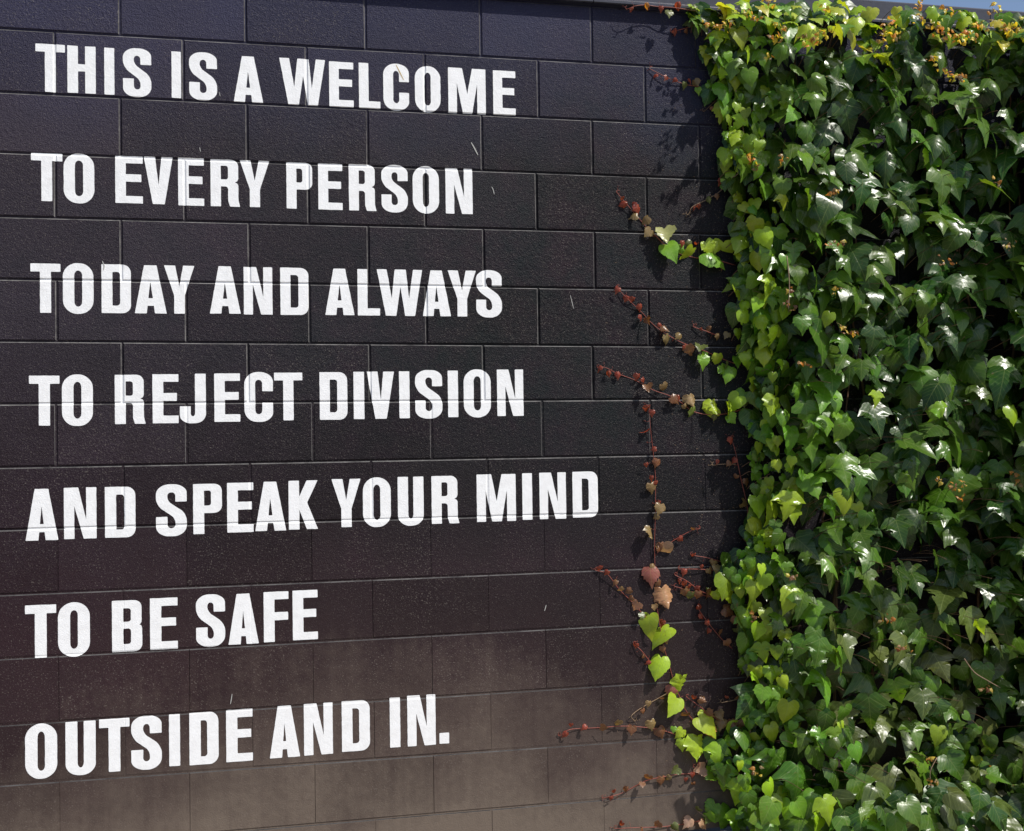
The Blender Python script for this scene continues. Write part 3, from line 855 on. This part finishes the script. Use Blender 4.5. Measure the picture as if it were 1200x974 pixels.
def shoot(path, leaves, m_=M_RED, r0=.0009, r1=.0017, y=-.007, hook=True):
    pts = [at(px, py, y - .006 * math.sin(i * 1.7)) for i, (px, py) in enumerate(path)]
    if hook:
        a, b = pts[0], pts[1]; d = (a - b).normalized(); s = Vector((d.z, 0, -d.x)) * (1 if d.x < 0 else -1)
        hk = [a + d * .004 + s * .0125, a + d * .010 + s * .008, a + d * .009 + s * .001]
        pts = hk + pts
    V, F = [], []; sp = smooth_path(pts, 4); tube_geo(sp, r0, r1, V, F, 5)
    # short tendrils along the young end
    for q in range(3, len(sp) - 2, 3):
        if random.random() < .75:
            p = sp[q]; d = (sp[q + 1] - sp[q - 1]).normalized(); s = Vector((d.z, 0, -d.x)) * random.choice((-1, 1)); L = random.uniform(.006, .016)
            tube_geo([p, p + s * L * .5 + d * L * .2 + Vector((0, .002, 0)), p + s * L + d * L * .1 + Vector((0, .006, -.002))], .0007, .0004, V, F, 4)
            for _ in range(2):
                tube_geo([p + s * L, p + s * L * 1.3 + Vector((random.uniform(-.004, .004), .006, random.uniform(-.004, .004)))], .0006, .0004, V, F, 4)
    o = link('shoot', mesh('shoot', V, F, True), vine, m_); o.matrix_parent_inverse = VINV
    for (px, py, d, c) in leaves:
        size = d * .00300 * (1.12 if d < 16 or c == RS else 1.28)
        kind = ('young' if random.random() < .6 or d < 16 else 'heart') if d >= 7 and c not in (C_RED,) else 'curl'
        P = at(px, py, y - .008 - random.random() * .008) + Vector((0, 0, size * .42))
        Mx = leaf_matrix(P, size, R(random.gauss(14, 18)), R(random.gauss(0, 24)), R(random.gauss(0, 34)))
        l = bpy.data.objects.new('young_leaf', SHARED[(kind, random.randrange(len(VAR[kind])))]); col.objects.link(l)
        l.parent = o; l.matrix_parent_inverse = Matrix.Identity(4); l.matrix_local = Mx; l.color = jit(c, .12) + (1,)


Y_, L_G, D_G, TN, RD, RS, OL, BR = (.36, .50, .03), (.17, .35, .025), (.035, .11, .02), C_TAN, C_RED, C_ROSE, (.12, .14, .04), (.20, .085, .04)
SH = [
 ([(737, 10), (745, 7), (757, 6), (772, 8), (790, 9), (815, 13)], [(757, 6, 6, C_ORG), (775, 10, 6, RD), (784, 17, 10, OL)], M_RED),
 ([(789, 37), (800, 34), (812, 31), (830, 28)], [(792, 36, 6, RD), (812, 31, 12, OL), (806, 22, 14, L_G), (818, 18, 15, D_G)], M_RED),
 ([(764, 82), (780, 90), (800, 98), (820, 102), (845, 106)], [(782, 92, 6, RD), (793, 95, 5, RD), (803, 100, 8, OL), (814, 98, 10, TN), (818, 106, 8, L_G), (829, 101, 10, L_G), (834, 112, 18, D_G), (843, 98, 13, L_G), (808, 95, 6, RD)], M_RED),
 ([(827, 129), (838, 119), (850, 110), (858, 100), (864, 85), (870, 58), (874, 40)], [(836, 128, 6, BR), (845, 129, 7, BR), (853, 126, 9, BR), (845, 118, 6, L_G), (858, 108, 9, L_G), (866, 84, 12, L_G)], M_STEM),
 ([(724, 227), (735, 240), (748, 255), (758, 267), (770, 278), (782, 290), (795, 297), (815, 302), (840, 305), (862, 311)],
  [(730, 233, 5, RD), (735, 241, 8, RD), (746, 245, 10, RD), (744, 240, 6, RD), (747, 257, 9, TN), (760, 259, 11, TN), (763, 275, 12, TN), (778, 278, 19, (.40, .36, .16)), (782, 297, 19, L_G), (801, 296, 11, L_G), (812, 301, 19, Y_),
   (827, 308, 23, L_G), (827, 292, 16, Y_), (848, 297, 25, Y_), (841, 290, 14, Y_), (865, 303, 17, D_G), (805, 287, 9, OL), (800, 285, 6, RD), (817, 288, 6, RD)], M_RED),
 ([(808, 249), (812, 242), (830, 233), (845, 223), (858, 206)], [(830, 233, 6, OL), (841, 230, 6, BR), (848, 220, 9, L_G), (845, 213, 7, RD), (857, 207, 10, L_G)], M_TAN),
 ([(724, 338), (735, 350), (750, 364), (765, 380), (780, 391), (800, 402), (820, 409), (850, 422), (868, 428)],
  [(725, 340, 7, RD), (735, 350, 7, RD), (750, 360, 8, RD), (758, 377, 10, BR), (778, 386, 10, BR), (781, 398, 12, TN), (798, 395, 8, TN), (806, 411, 13, BR), (821, 411, 14, OL), (824, 424, 15, L_G), (842, 422, 15, Y_), (846, 435, 15, L_G), (857, 439, 16, L_G), (862, 425, 14, L_G), (869, 412, 13, Y_)], M_RED),
 ([(815, 384), (827, 388), (840, 393)], [(842, 395, 8, TN), (853, 394, 9, TN), (822, 386, 4, RD)], M_RED),
 ([(703, 431), (710, 431), (724, 438), (745, 446), (765, 457), (785, 464), (800, 473), (812, 482), (830, 486), (850, 485), (876, 478)],
  [(705, 432, 6, RD), (724, 439, 7, RD), (748, 442, 8, RD), (758, 456, 11, BR), (777, 455, 11, TN), (787, 470, 11, BR), (795, 466, 7, RD), (808, 470, 15, (.36, .24, .13)), (814, 484, 16, (.20, .28, .06)), (835, 478, 17, Y_), (834, 492, 19, Y_), (852, 481, 17, Y_), (866, 474, 19, Y_), (854, 493, 13, L_G), (873, 468, 16, L_G)], M_RED),
 ([(761, 478), (762, 500), (766, 535), (768, 560), (768, 600), (767, 640), (768, 680), (769, 705), (772, 725), (777, 755), (783, 775), (790, 800), (797, 818), (805, 835), (818, 850), (835, 865)],
  [(760, 480, 9, RD), (764, 484, 7, RD), (761, 507, 8, RD), (771, 543, 10, BR), (763, 572, 12, TN), (774, 597, 13, TN), (763, 626, 15, TN), (777, 647, 17, (.42, .24, .17)), (762, 675, 20, RS), (776, 701, 22, (.46, .24, .13)), (761, 732, 21, Y_), (784, 747, 22, Y_), (775, 782, 21, Y_),
   (801, 805, 22, Y_), (788, 810, 14, RS), (793, 829, 20, Y_), (805, 841, 11, BR), (819, 853, 23, Y_), (800, 861, 13, Y_), (800, 873, 14, Y_), (818, 877, 25, Y_), (852, 874, 26, Y_), (769, 790, 6, RD), (757, 545, 5, RD)], M_RED),
 ([(818, 620), (812, 621), (795, 630), (780, 640), (770, 648)], [(796, 633, 7, RD), (812, 621, 5, BR)], M_RED),
 ([(700, 669), (712, 673), (725, 690), (740, 705), (750, 716), (761, 728)], [(713, 672, 6, RD), (723, 683, 6, BR), (740, 695, 8, BR), (748, 712, 12, (.42, .22, .15))], M_RED),
 ([(744, 756), (752, 763), (765, 780)], [(746, 757, 6, RD), (763, 778, 5, RD)], M_RED),
 ([(658, 861), (665, 856), (675, 854), (700, 853), (730, 851), (760, 853), (780, 857), (797, 863)], [(687, 853, 6, RD), (704, 856, 9, BR), (726, 849, 10, TN), (741, 856, 11, BR), (763, 850, 12, TN), (772, 859, 13, BR)], M_RED),
 ([(742, 843), (740, 839), (748, 832), (765, 822), (783, 812)], [(761, 825, 7, TN), (753, 834, 6, BR), (775, 820, 5, BR)], M_TAN),
 ([(709, 935), (717, 933), (730, 929), (745, 921), (760, 914), (780, 910), (800, 907), (825, 908), (834, 916)], [(735, 925, 6, BR), (761, 914, 10, BR), (776, 915, 10, BR), (795, 905, 11, OL), (826, 906, 15, (.40, .22, .14)), (836, 914, 13, L_G), (812, 908, 6, RD)], M_RED),
 ([(857, 514), (862, 530), (868, 560), (875, 590), (878, 620), (882, 652)], [(857, 516, 8, RD), (862, 540, 7, RD), (875, 565, 9, BR), (871, 594, 11, TN), (882, 612, 12, TN), (874, 632, 8, BR), (878, 538, 11, L_G)], M_RED),
 ([(838, 545), (846, 544), (862, 544)], [(855, 544, 7, BR)], M_TAN),
 ([(812, 651), (830, 654), (850, 660), (866, 665)], [(814, 652, 6, RD), (858, 663, 7, RD)], M_RED),
 ([(793, 675), (805, 681), (820, 692), (838, 700)], [(804, 684, 6, RD), (820, 690, 7, RD)], M_RED),
 ([(798, 667), (812, 667), (832, 668), (852, 672)], [(831, 670, 8, TN), (839, 667, 10, TN), (845, 673, 10, OL), (822, 665, 5, RD)], M_RED),
 ([(793, 688), (800, 690), (815, 695), (830, 699), (850, 702)], [(803, 695, 11, BR), (812, 700, 12, OL), (819, 698, 10, BR), (832, 696, 12, BR), (840, 704, 14, Y_), (846, 695, 15, Y_), (855, 690, 18, Y_), (866, 682, 18, Y_)], M_RED),
 ([(818, 713), (830, 730), (845, 748), (858, 760)], [(818, 714, 7, RD), (829, 730, 7, RD), (845, 742, 8, BR), (851, 755, 10, BR), (848, 720, 14, BR), (864, 730, 15, BR), (864, 745, 17, OL)], M_RED),
 ([(806, 818), (820, 828), (833, 838), (850, 848), (866, 856)], [(820, 823, 9, BR), (828, 838, 11, BR), (842, 839, 12, TN), (847, 849, 13, TN), (857, 848, 11, BR), (831, 858, 14, C_ORG), (841, 860, 15, OL), (866, 850, 13, BR)], M_RED),
 ([(872, 838), (872, 850), (868, 868), (862, 885)], [(874, 838, 9, TN), (880, 828, 14, OL)], M_TAN),
 ([(723, 971), (745, 970), (775, 969), (800, 966), (820, 962)], [(773, 968, 9, BR), (788, 970, 9, OL), (810, 965, 13, (.50, .28, .20)), (822, 968, 13, (.48, .30, .18)), (829, 960, 15, L_G), (838, 950, 16, L_G)], M_RED),
 ([(818, 951), (828, 958), (836, 962)], [(820, 952, 9, OL), (845, 958, 20, L_G), (850, 968, 20, L_G), (862, 966, 16, L_G)], M_TAN),
 ([(848, 823), (858, 821), (866, 819)], [(866, 819, 6, BR)], M_TAN),
 ([(815, 900), (822, 903), (832, 904)], [(805, 914, 5, RD), (812, 920, 5, BR)], M_RED),
]
for path, leaves, m_ in SH:
    # the smallest leaves, too slight to place one by one, sit between the larger ones
    extra = []
    L = sum(math.dist(a, b) for a, b in zip(path, path[1:])); run = 0
    for a, b in zip(path, path[1:]):
        d = math.dist(a, b); q = random.uniform(4, 9)
        while q < d:
            x = a[0] + (b[0] - a[0]) * q / d; y_ = a[1] + (b[1] - a[1]) * q / d; t = (run + q) / max(L, 1)
            if all(math.hypot(x - l[0], y_ - l[1]) > 7 for l in leaves):
                sd_ = random.choice((-1, 1)) * random.uniform(2.5, 5); nx, ny = (b[1] - a[1]) / d, -(b[0] - a[0]) / d
                extra.append((x + nx * sd_, y_ + ny * sd_, random.uniform(4, 7) + 3 * t, RD if t < .3 else random.choice((BR, BR, TN, RD)) if t < .75 else random.choice((OL, L_G, BR))))
            q += random.uniform(15, 28)
        run += d
    leaves = leaves + extra
    shoot(path, leaves, m_, y=-.040 if path[0][1] < 30 else -.007)

# long bare runners lying over the foliage
for path in ([(870, 56), (862, 78), (862, 105), (872, 160), (866, 200), (858, 208)], [(886, 900), (886, 925), (892, 950), (896, 974)], [(1130, 772), (1142, 788), (1158, 798), (1172, 806)], [(922, 300), (925, 330), (924, 362)], [(1098, 888), (1090, 905), (1092, 925)]):
    dpt = -.06 if path[0][0] < 900 else -.26
    V, F = [], []; tube_geo(smooth_path([at(a, b, dpt) for a, b in path], 4), .0022, .0014, V, F, 5)
    o = link('runner', mesh('runner', V, F, True), vine, M_TAN); o.matrix_parent_inverse = VINV

# clusters of tiny orange and yellow new leaves
CL = [(836, 28, 9), (850, 30, 8), (885, 22, 7), (876, 14, 7), (900, 4, 8), (912, 42, 9), (915, 32, 8), (900, 67, 6), (955, 46, 9), (963, 38, 8), (945, 47, 7), (968, 8, 8), (1035, 36, 10), (1043, 44, 11), (1052, 38, 10), (1046, 28, 9), (1075, 20, 8), (1078, 4, 8),
      (1100, 30, 10), (1108, 38, 10), (1118, 42, 8), (1128, 44, 8), (1136, 42, 8), (1112, 12, 8), (1144, 32, 10), (1150, 27, 9), (1165, 15, 9), (1166, 4, 5), (1178, 33, 9), (1188, 28, 8), (1110, 84, 9), (1118, 90, 9), (1126, 92, 8), (1092, 68, 7),
      (885, 182, 8), (888, 196, 6), (919, 187, 8), (981, 224, 5), (983, 285, 8), (976, 226, 5), (925, 340, 5), (926, 356, 8), (1170, 213, 6), (1185, 286, 7), (1110, 306, 8), (1188, 555, 6), (1194, 565, 6), (1114, 570, 6), (1118, 575, 6), (1125, 584, 6), (1130, 568, 5), (1103, 562, 5),
      (978, 340, 6), (990, 387, 5), (1000, 390, 5), (940, 424, 8), (883, 720, 6), (930, 678, 4), (1090, 892, 6), (1093, 918, 7), (1041, 726, 7), (1178, 958, 8), (1170, 945, 6), (893, 818, 8), (888, 905, 8), (870, 915, 7), (1156, 805, 6), (1062, 760, 6), (1166, 902, 6)]
ms = Mass()
for (px, py, s) in CL:
    em = max(0., (px - lerp(EDGE, py)) / 322.); dpt = -min(.06 + .75 * em, .30)
    hot = py < 110
    for _ in range(9 if s > 6 else 6):
        P = at(px + rnd.gauss(0, s * .55), py + rnd.gauss(0, s * .45), dpt - rnd.random() * .02)
        c = jit(rnd.choice(((.66, .50, .05), (.60, .26, .04), (.50, .48, .05), C_TAN) if hot else (C_ORG, C_TAN, BR, (.5, .36, .06))), .2, rnd)
        key = ('curl', rnd.randrange(6))
        ms.add(key, leaf_matrix(P, rnd.uniform(.008, .018) if hot else rnd.uniform(.007, .017), R(rnd.uniform(-20, 60)), R(rnd.gauss(0, 50)), R(rnd.uniform(-180, 180))), c)
ms.build('leaf_buds', vine, VINV, kind='stuff')

# old tendril marks left on the paint beside the vine
V, F = [], []
rr = random.Random(8)
for _ in range(420):
    py = rr.uniform(120, 960); px = lerp(EDGE, py) - abs(rr.gauss(0, 55)) - 3
    if px < 690 or px > 1190: continue
    P = at(px, py, 0); y = wall_y(P.x, P.z) - .0012; a = rr.uniform(0, 6.3); L = rr.uniform(.002, .0065); bnd = rr.uniform(-2, 2)
    pts = []
    Q = Vector((P.x, y, P.z))
    for i in range(4):
        pts.append(Q.copy()); Q += Vector((math.cos(a), 0, math.sin(a))) * L / 2; a += bnd * .6
    tube_geo(pts, .0004, .0003, V, F, 3)
o = link('tendril_scars', mesh('tendril_scars', V, F), vine, M_TAN, kind='stuff'); o.matrix_parent_inverse = VINV
